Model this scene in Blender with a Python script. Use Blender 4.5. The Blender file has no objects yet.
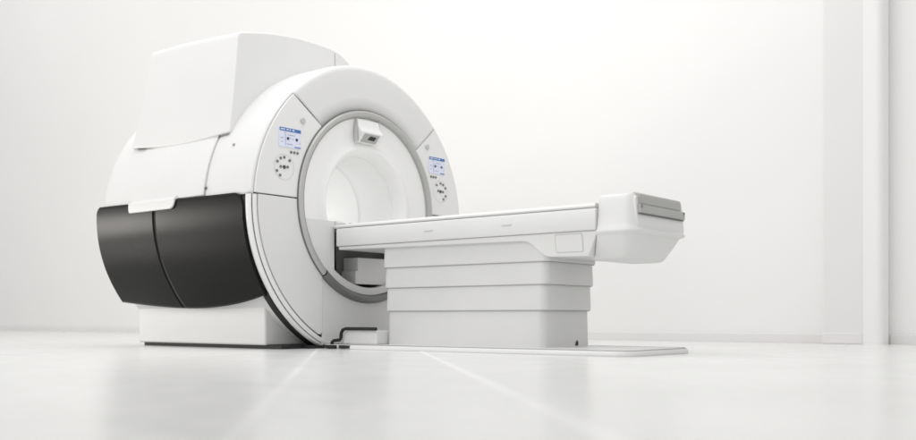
import bpy, bmesh, math, random
from mathutils import Vector
random.seed(4)
S = bpy.context.scene
col = S.collection
PI = math.pi
R = math.radians

# ------------------------------------------------------------------ materials
def mat(name, color, rough=.4, metal=0., spec=.5, coat=0., var=.03, vscale=3., bump=0., bscale=250., emit=None):
    m = bpy.data.materials.new(name); m.use_nodes = True
    nt = m.node_tree; b = nt.nodes['Principled BSDF']
    b.inputs['Roughness'].default_value = rough
    b.inputs['Metallic'].default_value = metal
    b.inputs['Specular IOR Level'].default_value = spec
    b.inputs['Coat Weight'].default_value = coat
    b.inputs['Coat Roughness'].default_value = .12
    tc = nt.nodes.new('ShaderNodeTexCoord')
    n = nt.nodes.new('ShaderNodeTexNoise'); n.inputs['Scale'].default_value = vscale
    n.inputs['Detail'].default_value = 5
    nt.links.new(tc.outputs['Object'], n.inputs['Vector'])
    r = nt.nodes.new('ShaderNodeValToRGB')
    r.color_ramp.elements[0].position = .3; r.color_ramp.elements[1].position = .7
    r.color_ramp.elements[0].color = tuple(c * (1 - var) for c in color) + (1,)
    r.color_ramp.elements[1].color = tuple(min(1, c * (1 + var)) for c in color) + (1,)
    nt.links.new(n.outputs['Fac'], r.inputs['Fac'])
    nt.links.new(r.outputs['Color'], b.inputs['Base Color'])
    mr = nt.nodes.new('ShaderNodeMapRange')
    mr.inputs['To Min'].default_value = max(0, rough - .06); mr.inputs['To Max'].default_value = min(1, rough + .06)
    nt.links.new(n.outputs['Fac'], mr.inputs['Value']); nt.links.new(mr.outputs['Result'], b.inputs['Roughness'])
    if bump:
        n2 = nt.nodes.new('ShaderNodeTexNoise'); n2.inputs['Scale'].default_value = bscale
        nt.links.new(tc.outputs['Object'], n2.inputs['Vector'])
        bp = nt.nodes.new('ShaderNodeBump'); bp.inputs['Strength'].default_value = bump; bp.inputs['Distance'].default_value = .002
        nt.links.new(n2.outputs['Fac'], bp.inputs['Height']); nt.links.new(bp.outputs['Normal'], b.inputs['Normal'])
    if emit:
        b.inputs['Emission Color'].default_value = tuple(color) + (1,)
        b.inputs['Emission Strength'].default_value = emit
    return m

WHITE = mat('white_shell', (.755, .755, .75), .38, coat=.15, var=.012, bump=.05)
WHITE2 = mat('white_gloss', (.82, .82, .815), .3, coat=.3, var=.01)
TABLE = mat('table_shell', (.735, .735, .73), .42, coat=.1, var=.015, bump=.05)
BELL = mat('bellows', (.675, .675, .67), .55, var=.02, bump=.08)
BORE = mat('bore_white', (.90, .90, .895), .32, coat=.3, var=.008)
PAD = mat('cradle_pad', (.80, .80, .79), .5, var=.01)
GREY = mat('grey_ring', (.50, .50, .49), .4, metal=.3, var=.04)
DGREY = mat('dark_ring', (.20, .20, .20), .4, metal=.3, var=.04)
HANDLE = mat('handle_grey', (.42, .42, .41), .5, var=.04)
BLACK = mat('graphite_panel', (.0050, .0048, .0043), .28, spec=.16, var=.02, vscale=.8)
RUBBER = mat('black_rubber', (.012, .012, .012), .6, var=.1)
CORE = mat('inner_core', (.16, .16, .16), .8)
SHADE = mat('recess_shade', (.24, .24, .235), .7)  # dark grey puts the shade under the table into the recess colour
LIP = mat('cover_line', (.55, .55, .54), .5)
SCR = mat('screen_face', (.66, .69, .82), .25, var=.03, vscale=30, emit=.12)
SCRH = mat('screen_header', (.06, .16, .42), .25, var=.4, vscale=60)
SCRT = mat('screen_text', (.30, .33, .45), .4)
INK = mat('button_ink', (.05, .05, .055), .4)
BTN = mat('button_grey', (.17, .17, .17), .45)
RINGP = mat('printed_line', (.64, .64, .64), .5)
KNOB = mat('call_button', (.36, .36, .355), .45)
LENS = mat('lens_glass', (.006, .006, .007), .08)

def wallmat(name, color, var=.02):
    return mat(name, color, .75, spec=.2, var=var, vscale=.35)
WALL = wallmat('wall_paint', (.86, .857, .85), .015)
WALLD = wallmat('pillar_paint', (.79, .782, .775), .02)
BASEB = wallmat('baseboard_paint', (.79, .775, .77), .02)

def floor_material():
    m = bpy.data.materials.new('polished_floor'); m.use_nodes = True
    nt = m.node_tree; N = nt.nodes; L = nt.links; b = N['Principled BSDF']
    geo = N.new('ShaderNodeNewGeometry'); sep = N.new('ShaderNodeSeparateXYZ')
    L.new(geo.outputs['Position'], sep.inputs[0])
    def mth(op, a, bb=None, c=None):
        n = N.new('ShaderNodeMath'); n.operation = op
        for i, v in enumerate((a, bb, c)):
            if v is None: continue
            if isinstance(v, (int, float)): n.inputs[i].default_value = v
            else: L.new(v, n.inputs[i])
        return n.outputs[0]
    nz = N.new('ShaderNodeTexNoise'); nz.inputs['Scale'].default_value = 1.1; nz.inputs['Detail'].default_value = 4
    L.new(geo.outputs['Position'], nz.inputs['Vector'])
    def line(e, off, w):
        t = mth('MULTIPLY', mth('ADD', e, off), 1 / .62)
        f = mth('FRACT', t)
        d = mth('MULTIPLY', mth('ABSOLUTE', mth('SUBTRACT', f, .5)), .62)
        mr = N.new('ShaderNodeMapRange'); mr.interpolation_type = 'SMOOTHSTEP'
        mr.inputs['From Min'].default_value = 0; mr.inputs['From Max'].default_value = w
        mr.inputs['To Min'].default_value = 1; mr.inputs['To Max'].default_value = 0
        L.new(d, mr.inputs['Value']); return mr.outputs[0]
    p = mth('MULTIPLY', mth('ADD', sep.outputs[0], sep.outputs[1]), .7071)
    q = mth('MULTIPLY', mth('SUBTRACT', sep.outputs[0], sep.outputs[1]), .7071)
    l1 = line(p, 62 - .32 + .31, .024)
    l2 = mth('MULTIPLY', line(q, 62.1, .012), .25)
    near = mth('LESS_THAN', mth('ABSOLUTE', p), .62)
    l1 = mth('MULTIPLY', l1, mth('ADD', mth('MULTIPLY', near, .75), .25))
    ln = mth('MAXIMUM', l1, mth('MULTIPLY', l2, .5))
    nb = N.new('ShaderNodeTexNoise'); nb.inputs['Scale'].default_value = .55
    L.new(geo.outputs['Position'], nb.inputs['Vector'])
    fb = N.new('ShaderNodeMapRange'); fb.inputs['From Min'].default_value = .35; fb.inputs['From Max'].default_value = .65; fb.inputs['To Min'].default_value = .1; fb.inputs['To Max'].default_value = 1.
    L.new(nb.outputs['Fac'], fb.inputs['Value'])
    ln = mth('MULTIPLY', ln, fb.outputs[0])
    ramp = N.new('ShaderNodeValToRGB')
    ramp.color_ramp.elements[0].position = .3; ramp.color_ramp.elements[1].position = .7
    ramp.color_ramp.elements[0].color = (.725, .725, .717, 1); ramp.color_ramp.elements[1].color = (.78, .78, .772, 1)
    L.new(nz.outputs['Fac'], ramp.inputs['Fac'])
    mx = N.new('ShaderNodeMix'); mx.data_type = 'RGBA'
    L.new(ln, mx.inputs['Factor']); L.new(ramp.outputs['Color'], mx.inputs['A']); mx.inputs['B'].default_value = (.97, .97, .965, 1)
    L.new(mx.outputs['Result'], b.inputs['Base Color'])
    b.inputs['Roughness'].default_value = .22
    b.inputs['Specular IOR Level'].default_value = .35
    n2 = N.new('ShaderNodeTexNoise'); n2.inputs['Scale'].default_value = 7; n2.inputs['Detail'].default_value = 3
    L.new(geo.outputs['Position'], n2.inputs['Vector'])
    rr = N.new('ShaderNodeMapRange'); rr.inputs['To Min'].default_value = .16; rr.inputs['To Max'].default_value = .3
    L.new(n2.outputs['Fac'], rr.inputs['Value']); L.new(rr.outputs['Result'], b.inputs['Roughness'])
    return m
FLOOR = floor_material()

# ------------------------------------------------------------------ mesh helpers
def link(name, me, m, parent=None):
    me.materials.append(m)
    o = bpy.data.objects.new(name, me); col.objects.link(o)
    if parent: o.parent = parent
    return o

def finish(name, bm, m, parent=None, bevel=0, seg=3, sharp=35, solid=0, recalc=True, smooth=True):
    if recalc: bmesh.ops.recalc_face_normals(bm, faces=bm.faces)
    me = bpy.data.meshes.new(name); bm.to_mesh(me); bm.free()
    if smooth:
        me.shade_smooth(); me.set_sharp_from_angle(angle=R(sharp))
    o = link(name, me, m, parent)
    if solid:
        md = o.modifiers.new('solid', 'SOLIDIFY'); md.thickness = solid; md.offset = -1
    if bevel:
        md = o.modifiers.new('bevel', 'BEVEL'); md.width = bevel; md.segments = seg
        md.limit_method = 'ANGLE'; md.angle_limit = R(30); md.harden_normals = True
    return o

def grid(bm, f, nu, nv, closed=False):
    vs = [[bm.verts.new(f(i / (nu if closed else nu - 1), j / (nv - 1))) for j in range(nv)] for i in range(nu)]
    for i in range(nu if closed else nu - 1):
        for j in range(nv - 1):
            a = vs[i]; b = vs[(i + 1) % nu]
            bm.faces.new((a[j], b[j], b[j + 1], a[j + 1]))
    return vs

def prism(bm, pts, fa, fb):
    """closed solid between two mapped copies of a 2-D outline"""
    A = [bm.verts.new(fa(*p)) for p in pts]; B = [bm.verts.new(fb(*p)) for p in pts]
    n = len(pts)
    bm.faces.new(A); bm.faces.new(list(reversed(B)))
    for i in range(n):
        j = (i + 1) % n
        bm.faces.new((A[j], A[i], B[i], B[j]))

def box(bm, x0, x1, y0, y1, z0, z1):
    prism(bm, [(x0, y0), (x1, y0), (x1, y1), (x0, y1)], lambda x, y: (x, y, z0), lambda x, y: (x, y, z1))

def rrect(x0, x1, y0, y1, r, n=6):
    pts = []
    for cx, cy, a in ((x1 - r, y1 - r, 0), (x0 + r, y1 - r, 90), (x0 + r, y0 + r, 180), (x1 - r, y0 + r, 270)):
        for k in range(n + 1):
            t = R(a + 90 * k / n); pts.append((cx + r * math.cos(t), cy + r * math.sin(t)))
    return pts

def tube(bm, pts, r, n=8):
    rings = []
    for i, p in enumerate(pts):
        p = Vector(p)
        d = (Vector(pts[min(i + 1, len(pts) - 1)]) - Vector(pts[max(i - 1, 0)])).normalized()
        up = Vector((0, 1, 0)) if abs(d.y) < .9 else Vector((1, 0, 0))
        a = d.cross(up).normalized(); b = d.cross(a)
        rings.append([bm.verts.new(p + r * (math.cos(2 * PI * k / n) * a + math.sin(2 * PI * k / n) * b)) for k in range(n)])
    for q, s in zip(rings, rings[1:]):
        for k in range(n): bm.faces.new((q[k], q[(k + 1) % n], s[(k + 1) % n], s[k]))
    bm.faces.new(rings[0]); bm.faces.new(list(reversed(rings[-1])))

def disc_x(bm, y, z, r, x0, x1, n=20):
    prism(bm, [(y + r * math.cos(2 * PI * k / n), z + r * math.sin(2 * PI * k / n)) for k in range(n)],
          lambda a, b: (x0, a, b), lambda a, b: (x1, a, b))

def empty(name, loc, label, cat, group=None):
    o = bpy.data.objects.new(name, None); col.objects.link(o); o.location = loc
    o['label'] = label; o['category'] = cat
    if group: o['group'] = group
    return o

def struct(o, label=None):
    o['kind'] = 'structure'
    if label: o['label'] = label
    return o

# ------------------------------------------------------------------ room
def build_room():
    bm = bmesh.new(); grid(bm, lambda u, v: (-22 + 44 * u, -12 + 15.2 * v, 0), 2, 2)
    struct(finish('floor', bm, FLOOR, smooth=False), 'polished pale tile floor under the scanner')
    bm = bmesh.new(); box(bm, -22, 22, 3.0, 3.15, 0, 6)
    w = struct(finish('back_wall', bm, WALL, smooth=False), 'plain white wall behind the scanner')
    bm = bmesh.new(); prism(bm, [(2.985, .0), (2.985, .07), (2.993, .078), (2.997, .078), (2.997, 0)],
                            lambda a, b: (-22, a, b), lambda a, b: (2.165, a, b))
    finish('baseboard', bm, BASEB, w, bevel=.006)
    bm = bmesh.new(); prism(bm, [(2.985, .0), (2.985, .07), (2.993, .078), (2.997, .078), (2.997, 0)],
                            lambda a, b: (2.615, a, b), lambda a, b: (22, a, b))
    finish('baseboard', bm, BASEB, w, bevel=.006)
    # broad pillar in front of the wall, and the slimmer one right of it
    p = empty('pillar', (2.325, 2.9, 0), 'broad warm grey wall pillar right of the table end', 'pillar')
    bm = bmesh.new(); prism(bm, rrect(-.155, .19, -.1, .098, .02, 8), lambda x, y: (x, y, 0), lambda x, y: (x, y, 6))
    finish('shaft', bm, WALLD, p, sharp=60)
    bm = bmesh.new(); prism(bm, rrect(-.160, .150, -.105, .098, .018, 8), lambda x, y: (x, y, .002), lambda x, y: (x, y, .085))
    finish('baseboard', bm, BASEB, p, bevel=.006, sharp=60)
    p = empty('pillar', (2.545, 2.85, 0), 'slim bright white rounded pillar at the right of the photo', 'pillar')
    bm = bmesh.new(); prism(bm, [p for p in rrect(-.068, .068, -.063, .147, .05, 10) if p[0] > -.01] [:11] + [(-.068, .147), (-.068, -.063)] + [p for p in rrect(-.068, .068, -.063, .147, .05, 10)][33:], lambda x, y: (x, y, 0), lambda x, y: (x, y, 6))
    finish('shaft', bm, WALL, p, sharp=60)
build_room()

# ------------------------------------------------------------------ gantry
Y0, Z0 = .05, .96
def rout(t):                      # outer radius of the front cover by angle (degrees, 90 = top)
    d = abs(t - 90) if t <= 270 else abs(t - 450)
    k = min(1, max(0, (d - 25) / 90.)); k = k * k * (3 - 2 * k)
    return .962 + .078 * k
def pol(r, t): return (Y0 + r * math.cos(R(t)), Z0 + r * math.sin(R(t)))
def sc(r, t):                     # stretch radii beyond the ring to the outer outline
    return r if r <= .65 else .65 + (r - .65) * (rout(t) - .65) / (.97 - .65)
def sweep(bm, prof, t0, t1, n, stretch=True):
    def f(u, v):
        k = v * (len(prof) - 1); x, r = prof[int(round(k))]
        a = t0(r) if callable(t0) else t0; b = t1(r) if callable(t1) else t1
        t = a + (b - a) * u
        y, z = pol(sc(r, t) if stretch else r, t); return (x, y, z)
    return grid(bm, f, n, len(prof))

G = empty('mri_gantry', (-.8, Y0, 0), 'large white ring shaped scanner body with black curved side panel', 'mri scanner')
def part(name, bm, m, parent=None, **k):
    p = parent or G
    o = finish(name, bm, m, p, **k)
    off = Vector((0, 0, 0)); q = p
    while q: off += q.location; q = q.parent
    o.data.transform(__import__('mathutils').Matrix.Translation(-off))
    return o

# dark core seen through the joints
bm = bmesh.new()
sweep(bm, [(-.016, .60), (-.016, .935), (-.045, .952), (-.6, .950), (-1.60, .950), (-1.60, .40)], -62, 242, 160)
part('inner_frame', bm, CORE)

# white shell: rim all round the upper half with the top of the front face
rim = [(-.008, .953), (-.018, .962), (-.035, .969), (-.06, .972), (-.15, .973), (-.3, .972), (-.449, .968), (-.456, .965), (-.458, .955)]
def seamL(r): return 131.6 + (r - .65) / .32 * 4.6
def seamR(r): return 43.2 - (r - .65) / .32 * .6
bm = bmesh.new()
sweep(bm, [(0, .655), (.001, .75), (.001, .86), (0, .925), (-.002, .938)] + rim, seamR, lambda r: seamL(r) , 90)
sweep(bm, rim, seamL, 180.2, 40)
sweep(bm, rim, -.2, seamR, 40)
bmesh.ops.remove_doubles(bm, verts=bm.verts, dist=.0006)
part('front_cover', bm, WHITE, solid=.012, sharp=50)

# control panels, left and right of the bore
def panel_outline(a0, a1, s0, s1, r0=.657, r1=.948, n=30):
    pts = []
    for k in range(n + 1): t = s0(r1) + (s1(r1) - s0(r1)) * k / n; pts.append(pol(sc(r1, t), t))
    for k in range(n + 1): t = s1(r0) + (s0(r0) - s1(r0)) * k / n; pts.append(pol(r0, t))
    return pts
def control_panel(side):
    if side < 0: s0, s1 = (lambda r: seamL(r) + .35), (lambda r: 179.75 if r > .8 else 179.6)
    else: s0, s1 = (lambda r: .25 if r > .8 else .4), (lambda r: seamR(r) - .35)
    bm = bmesh.new()
    prism(bm, panel_outline(0, 0, s0, s1), lambda y, z: (.001, y, z), lambda y, z: (-.02, y, z))
    pn = part('control_panel', bm, WHITE2, bevel=.005)
    m = lambda y: y if side < 0 else 2 * .05 - y          # mirror about the bore axis
    bm = bmesh.new()
    prism(bm, rrect(-.762, -.579, 1.272, 1.394, .008, 3), lambda y, z: (.0005, m(y), z), lambda y, z: (.006, m(y), z))
    scn = part('screen', bm, SCR, pn)
    def strip(y0, y1, z0, z1, mm, name, h=.0085, n=1):
        if side > 0:
            c = (-.758 - .583) / 2; y0, y1 = 2 * c - y1, 2 * c - y0   # text is not mirrored
        bm = bmesh.new()
        prism(bm, [(y0, z0), (y1, z0), (y1, z1), (y0, z1)], lambda y, z: (.005, m(y), z), lambda y, z: (h, m(y), z))
        return part(name, bm, mm, scn)
    strip(-.758, -.583, 1.371, 1.391, SCRH, 'header_bar')
    strip(-.634, -.585, 1.275, 1.281, SCRH, 'status_bar')
    for k, (w, g) in enumerate(((.02, 0), (.012, 0), (.016, 0), (.011, 0), (.018, 0))):
        y = -.752 + k * .024
        yy = (y, y + w) if side < 0 else (2 * (-.6705) - y - w, 2 * (-.6705) - y)
        bm = bmesh.new(); prism(bm, [(yy[0], 1.377), (yy[1], 1.377), (yy[1], 1.385), (yy[0], 1.385)], lambda a, b: (.008, m(a), b), lambda a, b: (.0095, m(a), b))
        part('header_text', bm, SCR, scn)
    for (y, z, w, h) in ((-.748, 1.324, .02, .004), (-.69, 1.348, .06, .003), (-.672, 1.327, .006, .006), (-.652, 1.324, .006, .006), (-.745, 1.30, .012, .003), (-.715, 1.355, .004, .07 - .06),
                         (-.712, 1.282, .0025, .07), (-.592, 1.30, .003, .012), (-.70, 1.29, .05, .003)):
        y0, y1 = (y, y + w) if side < 0 else (2 * (-.6705) - y - w, 2 * (-.6705) - y)
        bm = bmesh.new(); prism(bm, [(y0, z), (y1, z), (y1, z + h), (y0, z + h)], lambda a, b: (.005, m(a), b), lambda a, b: (.0075, m(a), b))
        part('screen_text', bm, SCRT, scn)
    for y in (-.69, -.617):
        bm = bmesh.new()
        yy = y if side < 0 else 2 * (-.6705) - y
        disc_x(bm, m(yy), 1.326, .0095, .005, .009, 14); part('dial', bm, INK, scn)
    # buttons
    for dy, dz in ((-.056, .03), (-.029, .053), (0, .061), (.044, .045), (-.029, 0), (0, 0), (.027, .003), (-.06, -.029), (-.034, -.054),
                   (.056, .1), (.083, .1), (.110, .1)):
        bm = bmesh.new()
        r = .0115 if (dy, dz) == (0, 0) else .0088
        if dz > .09: r = .0085
        disc_x(bm, m(-.717 + dy), 1.144 + dz, r, .0005, .006, 12)
        part('button', bm, INK if r > .011 else BTN, pn)
    bm = bmesh.new()                                       # thin printed circle round the keys
    grid(bm, lambda u, v: (.0022, m(-.717 + (.079 + .003 * v) * math.cos(2 * PI * u)), 1.144 + (.079 + .003 * v) * math.sin(2 * PI * u)), 40, 2, True)
    part('printed_ring', bm, RINGP, pn)
    bm = bmesh.new(); disc_x(bm, m(-.562), 1.457, .019, .0005, .012, 20)
    part('call_button', bm, LIP, pn, bevel=.004)
control_panel(-1); control_panel(1)

# lower side panels of the front face with their bright edge and black rim
YC = -.385
def lower_panel(side):
    m = lambda y: y if side < 0 else 2 * Y0 - y
    yc = YC if side < 0 else 2 * Y0 - (2 * Y0 - YC)
    r1 = .925
    t_end = 180
    while True:
        y, z = pol(sc(r1, t_end), t_end)
        if y > YC - .03 or t_end > 250: break
        t_end += .5
    t_in = 180 + math.degrees(math.acos(min(1, (Y0 - YC) / .657)))
    pts = []
    for k in range(41):
        t = 180.15 + (t_end - 180.15) * k / 40; pts.append(pol(sc(r1, t), t))
    # rounded foot of the panel
    zb = pts[-1][1]
    pts += [(YC - .016, zb + .002), (YC - .006, zb + .012), (YC - .003, zb + .03)]
    for k in range(31):
        t = t_in + (180.3 - t_in) * k / 30; pts.append(pol(.657, t))
    bm = bmesh.new(); prism(bm, pts, lambda y, z: (.001, m(y), z), lambda y, z: (-.02, m(y), z))
    lp = part('fascia_panel', bm, WHITE, bevel=.006)
    bm = bmesh.new()
    tf = 248.5
    for a, b in ((180.3, tf),):
        sweep(bm, [(-.014, .930), (-.001, .934), (.001, .944), (-.006, .953), (-.012, .955)], a, b, 60)
    if side > 0:
        for v in bm.verts: v.co.y = 2 * Y0 - v.co.y
    part('edge_trim', bm, WHITE2, lp, sharp=60)
    bm = bmesh.new()
    sweep(bm, [(-.016, .957), (-.012, .966), (-.022, .972), (-.045, .974), (-.06, .968), (-.075, .955)], 180.3, tf, 60)
    if side > 0:
        for v in bm.verts: v.co.y = 2 * Y0 - v.co.y
    part('edge_trim', bm, WHITE2, lp, sharp=60)
    bm = bmesh.new()
    sweep(bm, [(-.056, .94), (-.058, .970), (-.075, .978), (-.115, .974), (-.115, .90)], 215.3, tf, 40)
    if side > 0:
        for v in bm.verts: v.co.y = 2 * Y0 - v.co.y
    part('rim_seal', bm, RUBBER, lp, sharp=60)
lower_panel(-1); lower_panel(1)

# centre panel under the ring
YR = 2 * Y0 - YC
pts = [(YC + .003, .022), (YR - .003, .022)]
t1 = math.degrees(math.acos((YR - .003 - Y0) / .657))
for k in range(41):
    t = -t1 - (180 - 2 * t1) * k / 40; pts.append(pol(.657, t))
bm = bmesh.new(); prism(bm, pts, lambda y, z: (-.006, y, z), lambda y, z: (-.026, y, z))
part('centre_panel', bm, WHITE, bevel=.008)

# grey ring round the bore; its foot segment is darkened to paint in the shadow there
ringp = [(-.012, .654), (.012, .653), (.022, .647), (.024, .636), (.020, .622), (.010, .611), (-.014, .604)]
bm = bmesh.new(); sweep(bm, ringp, -47.5, 227.5, 140); part('bore_ring', bm, GREY, sharp=60)
ringd = [(-.012, .657), (.016, .656), (.028, .649), (.030, .636), (.026, .620), (.014, .607), (-.014, .600)]
bm = bmesh.new(); sweep(bm, ringd, 228, 312, 60); part('ring_segment', bm, DGREY, sharp=60)
bm = bmesh.new()
sweep(bm, [(-.01, .6585), (.008, .6585), (.008, .6535), (-.01, .6535)], -47, 227, 140); part('ring_gasket', bm, DGREY, sharp=30)
bm = bmesh.new(); sweep(bm, [(-.012, .606), (.0105, .6095), (.0085, .6055), (-.012, .602)], -25, 205, 120); part('ring_gasket', bm, HANDLE, sharp=30)

# funnel and bore
fun = [(-.006, .604), (-.016, .57), (-.030, .50), (-.033, .46), (-.028, .436), (-.014, .418), (-.010, .406), (-.014, .394), (-.030, .378), (-.055, .367), (-.09, .361), (-.112, .360), (-.115, .353), (-.123, .353), (-.126, .358),
       (-.18, .356), (-.40, .352), (-.44, .351), (-.444, .346), (-.452, .346), (-.456, .351), (-.70, .352), (-1.0, .352), (-1.5, .36), (-1.58, .40), (-1.605, .48)]
bm = bmesh.new(); sweep(bm, fun, -25, 205, 120); part('bore_funnel', bm, BORE, sharp=50)
bm = bmesh.new(); box(bm, -1.6, .03, -.30, .40, .795, .812); part('bore_bridge', bm, WHITE2, bevel=.004)

# flat insert below table height, with the docking opening cut into it
zt = .838
def arcpts(r, ta, tb, n=30): return [pol(r, ta + (tb - ta) * k / n) for k in range(n + 1)]
ta = 180 + math.degrees(math.asin((Z0 - zt) / .603))
L_, R_ = -.285, .385
ri = .555
tl = 180 + math.degrees(math.acos((Y0 - L_) / ri)); tr = 360 - math.degrees(math.acos((R_ - Y0) / ri))
pts = arcpts(.603, ta, 540 - ta, 50)
pts += [(R_, zt)] + [(R_, Z0 - math.sqrt(ri ** 2 - (R_ - Y0) ** 2))] + arcpts(ri, tr, tl, 30)[1:-1] + [(L_, Z0 - math.sqrt(ri ** 2 - (L_ - Y0) ** 2)), (L_, zt)]
bm = bmesh.new(); prism(bm, pts, lambda y, z: (.004, y, z), lambda y, z: (-.05, y, z))
bmesh.ops.triangulate(bm, faces=[f for f in bm.faces if len(f.verts) > 4])
part('docking_insert', bm, WHITE, bevel=0)
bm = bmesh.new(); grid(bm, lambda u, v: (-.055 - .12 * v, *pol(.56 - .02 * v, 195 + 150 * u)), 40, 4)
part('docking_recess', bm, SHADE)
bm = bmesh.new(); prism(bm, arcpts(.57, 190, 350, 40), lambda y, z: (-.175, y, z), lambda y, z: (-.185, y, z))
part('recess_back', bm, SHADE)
bm = bmesh.new(); prism(bm, [(-.05, .43), (.36, .43), (.36, .612), (-.028, .612), (-.028, .52), (-.05, .52)], lambda y, z: (-.03, y, z), lambda y, z: (-.17, y, z))
part('bright_patch_block', bm, WHITE2, bevel=.004)  # white block added to stand for the bright patch in the opening

# camera housing at the head of the ring
CY = .03
bm = bmesh.new()
prof = [(-.012, 1.552), (.012, 1.552), (.024, 1.50), (.056, 1.460), (.055, 1.452), (.012, 1.392), (-.03, 1.391)]
prism(bm, prof, lambda x, z: (x, CY - .105 + (.012 if z < 1.45 else 0), z), lambda x, z: (x, CY + .105 - (.02 if z < 1.45 else 0), z))
cam_u = part('camera_housing', bm, WHITE2, bevel=.006)
def on_slope(x, y, h):
    return (x + h * .81, y, 1.452 + (x - .055) * .06 / .043 - h * .58)
bm = bmesh.new(); q = [(.053, CY - .075), (.053, CY + .072), (.015, CY + .064), (.015, CY - .083)]
prism(bm, q, lambda x, y: on_slope(x, y, .002), lambda x, y: on_slope(x, y, -.001))
part('under_plate', bm, HANDLE, cam_u)
bm = bmesh.new(); q = [(.045, CY - .012), (.043, CY + .046), (.027, CY + .036), (.029, CY - .026)]
prism(bm, q, lambda x, y: on_slope(x, y, .004), lambda x, y: on_slope(x, y, .0015))
part('lens', bm, LENS, cam_u)
for y in (CY - .109, CY + .109):
    bm = bmesh.new(); box(bm, -.013, .014, y - .003, y + .003, 1.40 if y < CY else 1.44, 1.553)
    part('housing_joint', bm, LIP, cam_u)

# rear body
RB = .985
def cyl(x, t, r=RB): y, z = pol(sc(r, t), t); return (x, y, z)
def cylB(x, t, r): y, z = pol(r, t); return (x, y, z)
bm = bmesh.new()
prof = [(-.462, .95), (-.463, .962), (-.468, .968), (-1.57, .968), (-1.62, .963), (-1.655, .945), (-1.67, .915), (-1.67, .40)]
sweep(bm, prof, -2, 182, 120)
part('body_shell', bm, WHITE, sharp=50)
bm = bmesh.new()
sweep(bm, [(-1.6, .94), (-1.665, .90), (-1.665, .40)], 180, 360, 90); part('rear_cover', bm, WHITE, sharp=40)
bm = bmesh.new(); sweep(bm, [(-.118, .93), (-.122, .956), (-1.60, .956)], 183, 357, 90); part('belly_cover', bm, WHITE, sharp=40)

def skin(bm, x0, x1, lo, hi, r, nx=60, nt=24, ends=(), lift=0):
    xs = sorted(set([x0 + (x1 - x0) * k / nx for k in range(nx + 1)] + list(ends)))
    def rr(t): return r + lift * min(1, max(0, (t - 178.3) / .8))
    vs = [[bm.verts.new(cyl(x, tt, rr(tt) if tabx0 <= x <= tabx1 else r)) for tt in [lo(x) + (hi(x) - lo(x)) * j / nt for j in range(nt + 1)]] for x in xs]
    for a, b in zip(vs, vs[1:]):
        for j in range(nt): bm.faces.new((a[j], b[j], b[j + 1], a[j + 1]))
def corner(x, xe, rad):           # 0 away from an end, growing to 1 at the end (quarter circle)
    d = abs(x - xe)
    return 0 if d >= rad else 1 - math.sqrt(max(0, 1 - ((rad - d) / rad) ** 2))

# white side cover under the top cover, with the tab that laps over the black panel
tabx0, tabx1 = -1.262, -.745
def side_low(x):
    if tabx0 <= x <= tabx1:
        return 182.6 - 2.6 * max(corner(x, tabx1, .05), .8 * corner(x, tabx0, .02))
    return 179.0
bm = bmesh.new()
xs_tab = [tabx1 - .0001, tabx1 + .0001, tabx0 + .0001] + [tabx1 - .05 * (1 - math.cos(R(a))) for a in range(0, 91, 10)] + [tabx0 + .02 * (1 - math.cos(R(a))) for a in range(0, 91, 15)]
skin(bm, -1.262, -.466, lambda x: 151.5, side_low, .9735, 50, 60, xs_tab, .021)
part('side_cover', bm, WHITE, solid=.012, sharp=50)

# graphite side panels
X_R, X_F, X_S = -1.675, -.066, -.985
def pan_hi(x):
    return 179.6 + 5.0 * corner(x, X_F, .085) + 3.2 * corner(x, X_R, .05) - .9 * (x - X_F) / (X_R - X_F)
def pan_lo(x):
    k = (x - X_F) / (X_R - X_F)
    return 215.6 + 4.6 * math.sin(PI * min(1, max(0, k)) ** .85) + 2.2 * k
ex_f = [X_F - .085 * (1 - math.cos(R(a))) for a in range(0, 91, 6)]
ex_r = [X_R + .05 * (1 - math.cos(R(a))) for a in range(0, 91, 9)]
for side in (-1, 1):
    for x0, x1, ex in ((X_S + .004, X_F, ex_f), (X_R, X_S - .004, ex_r)):
        bm = bmesh.new(); skin(bm, x0, x1, pan_hi, pan_lo, .983, 40, 40, ex)
        if side > 0:
            for v in bm.verts: v.co.y = 2 * Y0 - v.co.y
            bmesh.ops.reverse_faces(bm, faces=bm.faces)
        part('side_panel', bm, BLACK, solid=.012, sharp=50, recalc=True)

# plinth
bm = bmesh.new()
prism(bm, [(-.70, .022), (.80, .022), (.80, .40), (.62, .50), (-.52, .50), (-.70, .40)], lambda y, z: (-.20, y, z), lambda y, z: (-1.60, y, z))
part('plinth', bm, WHITE, bevel=.012)
bm = bmesh.new(); box(bm, -1.55, -.06, -.685, .785, 0.001, .0215); box(bm, -.08, .0, -.50, .60, .001, .0195)
part('base_shadow_strip', bm, RUBBER)  # black strip standing in for the shadow gap along the base

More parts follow.
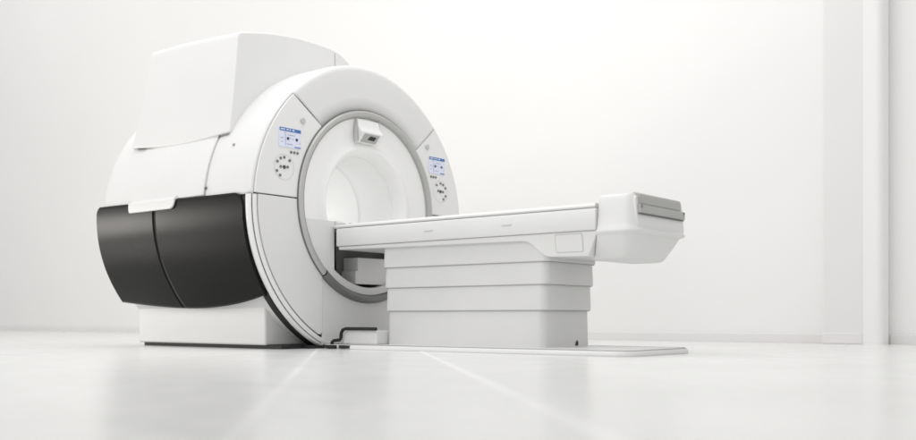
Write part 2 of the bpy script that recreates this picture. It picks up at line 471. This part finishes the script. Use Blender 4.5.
# top cover
top_in = [(-.872, 1.382), (-.868, 1.40), (-.842, 1.60), (-.818, 1.82), (-.803, 2.0), (-.798, 2.022), (-.785, 2.036), (-.76, 2.045), (-.66, 2.066), (-.55, 2.086), (-.42, 2.102), (-.28, 2.112), (-.12, 2.112), (.0, 2.106), (.064, 2.100)]
top_out = [(.070, 2.099), (.12, 2.082), (.18, 2.052), (.24, 2.012), (.32, 1.955), (.45, 1.88), (.60, 1.76), (.75, 1.60), (.85, 1.45)]
def hat(pts, name):
    bm = bmesh.new()
    lowpts = [(pts[-1][0], 1.45), (pts[0][0] + (.08 if pts[0][0] < 0 else 0), 1.375 if pts[0][0] < 0 else 1.45)]
    outline = pts + ([p for p in lowpts if p != pts[-1]])
    n = 16; secs = []
    for k in range(n + 1):
        u = k / n; sec = []
        for (y, z) in outline:
            h = min(1.1, max(0, (z - 1.375) / .68))
            xb = -1.442 + .150 * h ** .75
            low = max(0, 1 - h / .25)
            zz = z + .03 * u * h ** 2 + low * (.012 * u - .030 * math.sin(PI * u) ** 1.2) + .006 * math.sin(PI * u) * h
            yy = y - (.012 * math.sin(PI * u) * min(1, h * 3) if y < -.6 else 0)
            sec.append(bm.verts.new((-.345 + (xb + .345) * u, yy, zz)))
        secs.append(sec)
    bm.faces.new(secs[0]); bm.faces.new(list(reversed(secs[-1])))
    m = len(outline)
    for a, b in zip(secs, secs[1:]):
        for q in range(m): bm.faces.new((a[q], b[q], b[(q + 1) % m], a[(q + 1) % m]))
    return part(name, bm, WHITE, bevel=.012, seg=4, sharp=30)
hat(top_in, 'top_cover'); hat(top_out, 'top_cover')
# dark strip painting in the shadow line under the top cover
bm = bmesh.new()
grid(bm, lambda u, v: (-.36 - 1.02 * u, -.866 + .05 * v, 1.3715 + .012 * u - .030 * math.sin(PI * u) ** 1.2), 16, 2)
part('cover_line', bm, DGREY)
# small screw caps
for (x, t) in ((-.26, 161),):
    bm = bmesh.new(); c = Vector(cyl(x, t, .972)); n = Vector((0, math.cos(R(t)), math.sin(R(t))))
    bmesh.ops.create_uvsphere(bm, u_segments=12, v_segments=8, radius=.011)
    for v in bm.verts: v.co = c + v.co
    part('screw_cap', bm, KNOB)
bm = bmesh.new(); c = Vector(cyl(-.452, 176.5, .970)); bmesh.ops.create_uvsphere(bm, u_segments=12, v_segments=8, radius=.010)
for v in bm.verts: v.co = c + v.co
part('screw_cap', bm, CORE)

# ------------------------------------------------------------------ patient table
T = empty('patient_table', (1.0, .01, 0), 'long pale grey patient table on stepped pedestal docked to the scanner', 'patient table')
TY = .01
def tp(name, bm, m, parent=None, **k): return part(name, bm, m, parent or T, **k)

# floor plate
bm = bmesh.new(); lv = [(.001, 0), (.012, 0), (.022, -.004), (.029, -.014), (.031, -.026)]
rings = []
for z, ins in lv:
    rings.append([bm.verts.new((x, y, z)) for x, y in rrect(.16 - ins, 2.265 + ins, TY - .43 - ins, TY + .33 + ins, .10 + ins, 8)])
for a, b in zip(rings, rings[1:]):
    n = len(a)
    for i in range(n): bm.faces.new((a[i], a[(i + 1) % n], b[(i + 1) % n], b[i]))
bm.faces.new(rings[-1]); bm.faces.new(list(reversed(rings[0])))
fp = tp('floor_plate', bm, TABLE, sharp=50)
bm = bmesh.new()
oa, ob = rrect(.16 + .0105, 2.265 - .0105, TY - .43 + .0105, TY + .33 - .0105, .0895, 8), rrect(.16 + .019, 2.265 - .019, TY - .43 + .019, TY + .33 - .019, .081, 8)
va = [bm.verts.new((x, y, .0285)) for x, y in oa]; vb = [bm.verts.new((x, y, .0318)) for x, y in ob]
for i in range(len(va)):
    j = (i + 1) % len(va); bm.faces.new((va[i], va[j], vb[j], vb[i]))
tp('edge_line', bm, KNOB, fp)

# stepped bellows
lev = [(.655, .517, .405, 1.672, .272), (.517, .389, .412, 1.660, .266), (.389, .243, .419, 1.648, .260), (.243, .031, .427, 1.634, .253)]
for i, (za, zb, x0, x1, w) in enumerate(lev):
    bm = bmesh.new(); rings = []
    for z, e in ((za, -.003), (zb + .03, 0), (zb + .003, .0), (zb, -.003), (zb + .002, -.02)) if i < 3 else ((za, -.004), (zb, 0)):
        rings.append([bm.verts.new((x, y, z)) for x, y in rrect(x0 - e, x1 + e, TY - w - e, TY + w + e, .045, 8)])
    for a, b in zip(rings, rings[1:]):
        n = len(a)
        for k in range(n): bm.faces.new((a[k], b[k], b[(k + 1) % n], a[(k + 1) % n]))
    bm.faces.new(rings[0])
    ps = tp('pedestal_sleeve', bm, BELL, sharp=40)
    if i < 3:
        bm = bmesh.new(); e = .0045
        prism(bm, rrect(x0 + e, x1 - e, TY - w + e, TY + w - e, .045, 8), lambda x, y: (x, y, zb - .0045), lambda x, y: (x, y, zb + .0015))
        tp('sleeve_shadow', bm, KNOB, ps)  # dark ring painting in the shadow under each sleeve edge
bm = bmesh.new(); prism(bm, [(.085, .036), (.115, .036), (.115, .058), (.105, .066), (.092, .058)], lambda y, z: (1.637, y, z), lambda y, z: (1.630, y, z))
tp('cable_socket', bm, RUBBER)

# side rails, apron and cradle
bm = bmesh.new()
prism(bm, [(-.300, .668), (-.304, .676), (-.304, .772), (-.298, .785), (.318, .785), (.324, .772), (.324, .676), (.320, .668)],
      lambda y, z: (.042, y, z), lambda y, z: (2.0, y, z))
tp('side_rail', bm, TABLE, bevel=.004)
bm = bmesh.new()
out = [(.046, .667), (.046, .646), (1.50, .632), (1.535, .629), (1.56, .620), (1.585, .602), (1.62, .570), (1.645, .550), (1.67, .540), (1.70, .536), (1.937, .531), (2.001, .655), (2.001, .667)]
def wz(z): return .300 - max(0, (.667 - z)) * .16
prism(bm, out, lambda x, z: (x, TY - wz(z), z), lambda x, z: (x, TY + wz(z), z))
ap = tp('apron', bm, TABLE, bevel=.006)
bm = bmesh.new(); pr = rrect(1.738, 1.905, .560, .652, .008, 3)
prism(bm, pr, lambda x, z: (x, TY - wz(z) - .0022, z), lambda x, z: (x, TY - wz(z) + .001, z))
pl = tp('access_plate', bm, TABLE, bevel=.001)
bm = bmesh.new(); pr = rrect(1.733, 1.910, .555, .657, .010, 3)
prism(bm, pr, lambda x, z: (x, TY - wz(z) - .0008, z), lambda x, z: (x, TY - wz(z) + .001, z))
tp('plate_joint', bm, LIP, pl)
bm = bmesh.new()
cs = [(-.288, .788), (-.292, .800), (-.285, .812), (-.268, .816), (-.20, .806), (0, .798), (.22, .806), (.288, .816), (.305, .812), (.312, .800), (.308, .788)]
prism(bm, cs, lambda y, z: (-.9, y, z), lambda y, z: (1.988, y, z))
tp('cradle', bm, PAD, sharp=40)
bm = bmesh.new(); box(bm, .05, 1.996, -.294, .314, .7852, .7885); tp('cradle_joint', bm, CORE)
bm = bmesh.new()
prism(bm, [(.0, .816), (.02, .832), (.10, .834), (.14, .826), (.15, .816)], lambda x, z: (x - .05, -.275, z), lambda x, z: (x - .05, -.235, z))
tp('strap_anchor', bm, PAD, bevel=.004)
for x in (.80, 1.385):
    bm = bmesh.new(); prism(bm, [(x, .722), (x + .055, .722), (x + .07, .730), (x + .055, .728), (x, .728)], lambda a, z: (a, -.307, z), lambda a, z: (a, -.303, z))
    tp('rail_mark', bm, LIP)

# foot end
bm = bmesh.new(); rings = []
fl = [(.508, 1.955, 2.128, .185, .05), (.511, 1.945, 2.142, .200, .05), (.518, 1.942, 2.152, .212, .055), (.53, 1.944, 2.160, .222, .055), (.57, 1.965, 2.180, .250, .06), (.61, 1.985, 2.199, .277, .06),
      (.634, 1.997, 2.211, .292, .07), (.642, 2.0, 2.216, .297, .075),
      (.649, 2.003, 2.238, .309, .08), (.656, 2.005, 2.246, .313, .08), (.664, 2.005, 2.246, .313, .08), (.671, 2.006, 2.236, .308, .07), (.70, 2.006, 2.226, .302, .06), (.76, 2.006, 2.221, .294, .06), (.82, 2.006, 2.216, .286, .06), (.842, 2.006, 2.212, .280, .06),
      (.852, 2.008, 2.203, .272, .045), (.856, 2.014, 2.19, .26, .04)]
for z, x0, x1, w, r in fl:
    x0 -= .003
    pts = []
    for cx, cy, a, rr in ((x1 - r, TY + w - r, 0, r), (x0 + .006, TY + w - .006, 90, .006), (x0 + .006, TY - w + .006, 180, .006), (x1 - r, TY - w + r, 270, r)):
        for k in range(7):
            t = R(a + 15 * k); pts.append((cx + rr * math.cos(t), cy + rr * math.sin(t)))
    rings.append([bm.verts.new((x, y, z)) for x, y in pts])
for a, b in zip(rings, rings[1:]):
    n = len(a)
    for i in range(n): bm.faces.new((a[i], a[(i + 1) % n], b[(i + 1) % n], b[i]))
bm.faces.new(rings[-1]); bm.faces.new(list(reversed(rings[0])))
fe = tp('foot_end', bm, TABLE, sharp=38)
bm = bmesh.new(); prism(bm, [(2.205, .790), (2.230, .797), (2.230, .842), (2.222, .853), (2.19, .862), (2.17, .855)],
                        lambda x, z: (x, -.235, z), lambda x, z: (x, .245, z))
h0 = bmesh.new(); prism(h0, rrect(-.262, .282, .672, .84, .02, 5), lambda y, z: (2.232 - (z - .672) * .10, y, z), lambda y, z: (2.20, y, z))
tp('end_panel', h0, TABLE, fe, bevel=.004)
h = tp('handle', bm, HANDLE, fe, bevel=.008)
bm = bmesh.new(); prism(bm, [(2.21, .745), (2.240, .748), (2.244, .756), (2.240, .790), (2.230, .7955), (2.21, .7955)],
                        lambda x, z: (x, -.252, z), lambda x, z: (x, .268, z))
tp('handle_grip', bm, HANDLE, h, bevel=.006)
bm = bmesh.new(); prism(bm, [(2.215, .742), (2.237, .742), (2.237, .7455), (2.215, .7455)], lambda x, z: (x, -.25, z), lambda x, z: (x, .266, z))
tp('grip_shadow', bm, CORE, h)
for y in (-.24, .255):
    bm = bmesh.new(); bmesh.ops.create_uvsphere(bm, u_segments=10, v_segments=8, radius=.010)
    for v in bm.verts: v.co += Vector((2.238, y, .782))
    tp('hinge', bm, DGREY, h)

# pedal box beside the docking end
bm = bmesh.new()
prism(bm, [(.13, .03), (.135, .085), (.15, .112), (.17, .118), (.43, .118), (.43, .03)], lambda x, z: (x, -.33, z), lambda x, z: (x, -.05, z))
pb = tp('pedal_box', bm, TABLE, bevel=.01)
bm = bmesh.new()
tube(bm, [(.045, -.345, .012), (.046, -.345, .040), (.06, -.345, .050), (.115, -.345, .056), (.126, -.345, .066), (.130, -.345, .10), (.145, -.345, .122), (.17, -.345, .129), (.44, -.345, .129)], .011)
tp('bumper', bm, RUBBER, pb, sharp=60)
bm = bmesh.new(); box(bm, .03, .17, -.40, -.05, .001, .026); tp('plate_foot', bm, TABLE, pb, bevel=.006)
for x0, x1 in ((.05, .145), (.185, .28)):
    bm = bmesh.new(); box(bm, x0, x1, -.4235, -.38, .005, .024)
    tp('pedal_slot', bm, RUBBER, pb)

# ------------------------------------------------------------------ camera
TH = R(51.4); F = 980.; d = 6.7
fwd = Vector((-math.cos(TH), math.sin(TH), 0)); rgt = Vector((math.sin(TH), math.cos(TH), 0))
xr = (364 - 458) / F * d
cp = -(d * fwd + xr * rgt); cp.z = 29 / F * d
cd = bpy.data.cameras.new('camera'); co = bpy.data.objects.new('camera', cd); col.objects.link(co)
co.location = cp; co.rotation_euler = fwd.to_track_quat('-Z', 'Y').to_euler()
cd.sensor_width = 36; cd.lens = F / 916 * 36; cd.shift_y = 98 / 916; cd.clip_end = 200; cd.clip_start = .05
cd.dof.use_dof = True; cd.dof.focus_distance = 6.2; cd.dof.aperture_fstop = 1.0
S.camera = co

# ------------------------------------------------------------------ light
w = bpy.data.worlds.new('World'); S.world = w; w.use_nodes = True
bg = w.node_tree.nodes['Background']; bg.inputs['Color'].default_value = (1, .994, .985, 1); bg.inputs['Strength'].default_value = .83
def area(name, loc, target, size, power, color=(1, 1, 1)):
    l = bpy.data.lights.new(name, 'AREA'); l.shape = 'RECTANGLE'; l.size, l.size_y = size; l.energy = power; l.color = color
    o = bpy.data.objects.new(name, l); col.objects.link(o); o.location = loc
    o.rotation_euler = (Vector(target) - Vector(loc)).to_track_quat('-Z', 'Y').to_euler(); return o
area('key_softbox', (-.3, -5.8, 4.0), (.4, 0, .7), (4, 3), 66)
area('ceiling_softbox', (.4, -.9, 5.2), (.4, -.6, 0), (5, 3), 105)
area('wall_fill', (-5.5, .6, 6.4), (-5.5, 3.0, 1.4), (13, 1.2), 60)  # added wide fill that brightens the back wall
area('panel_sheen_fill', (-7.4, -4.8, 1.0), (-1.2, -.9, 1.0), (2.0, 1.3), 95, (1, .96, .90))  # added low fill that gives the black side panel its highlight
area('bore_lamp', (-.85, Y0, 1.29), (-.85, Y0, .8), (1.1, .16), 1.9)

S.render.engine = 'CYCLES'
S.view_settings.view_transform = 'Standard'; S.view_settings.look = 'None'; S.view_settings.exposure = 0; S.view_settings.gamma = 1
S.cycles.max_bounces = 8; S.cycles.diffuse_bounces = 5
S.render.resolution_x = 1024; S.render.resolution_y = 492
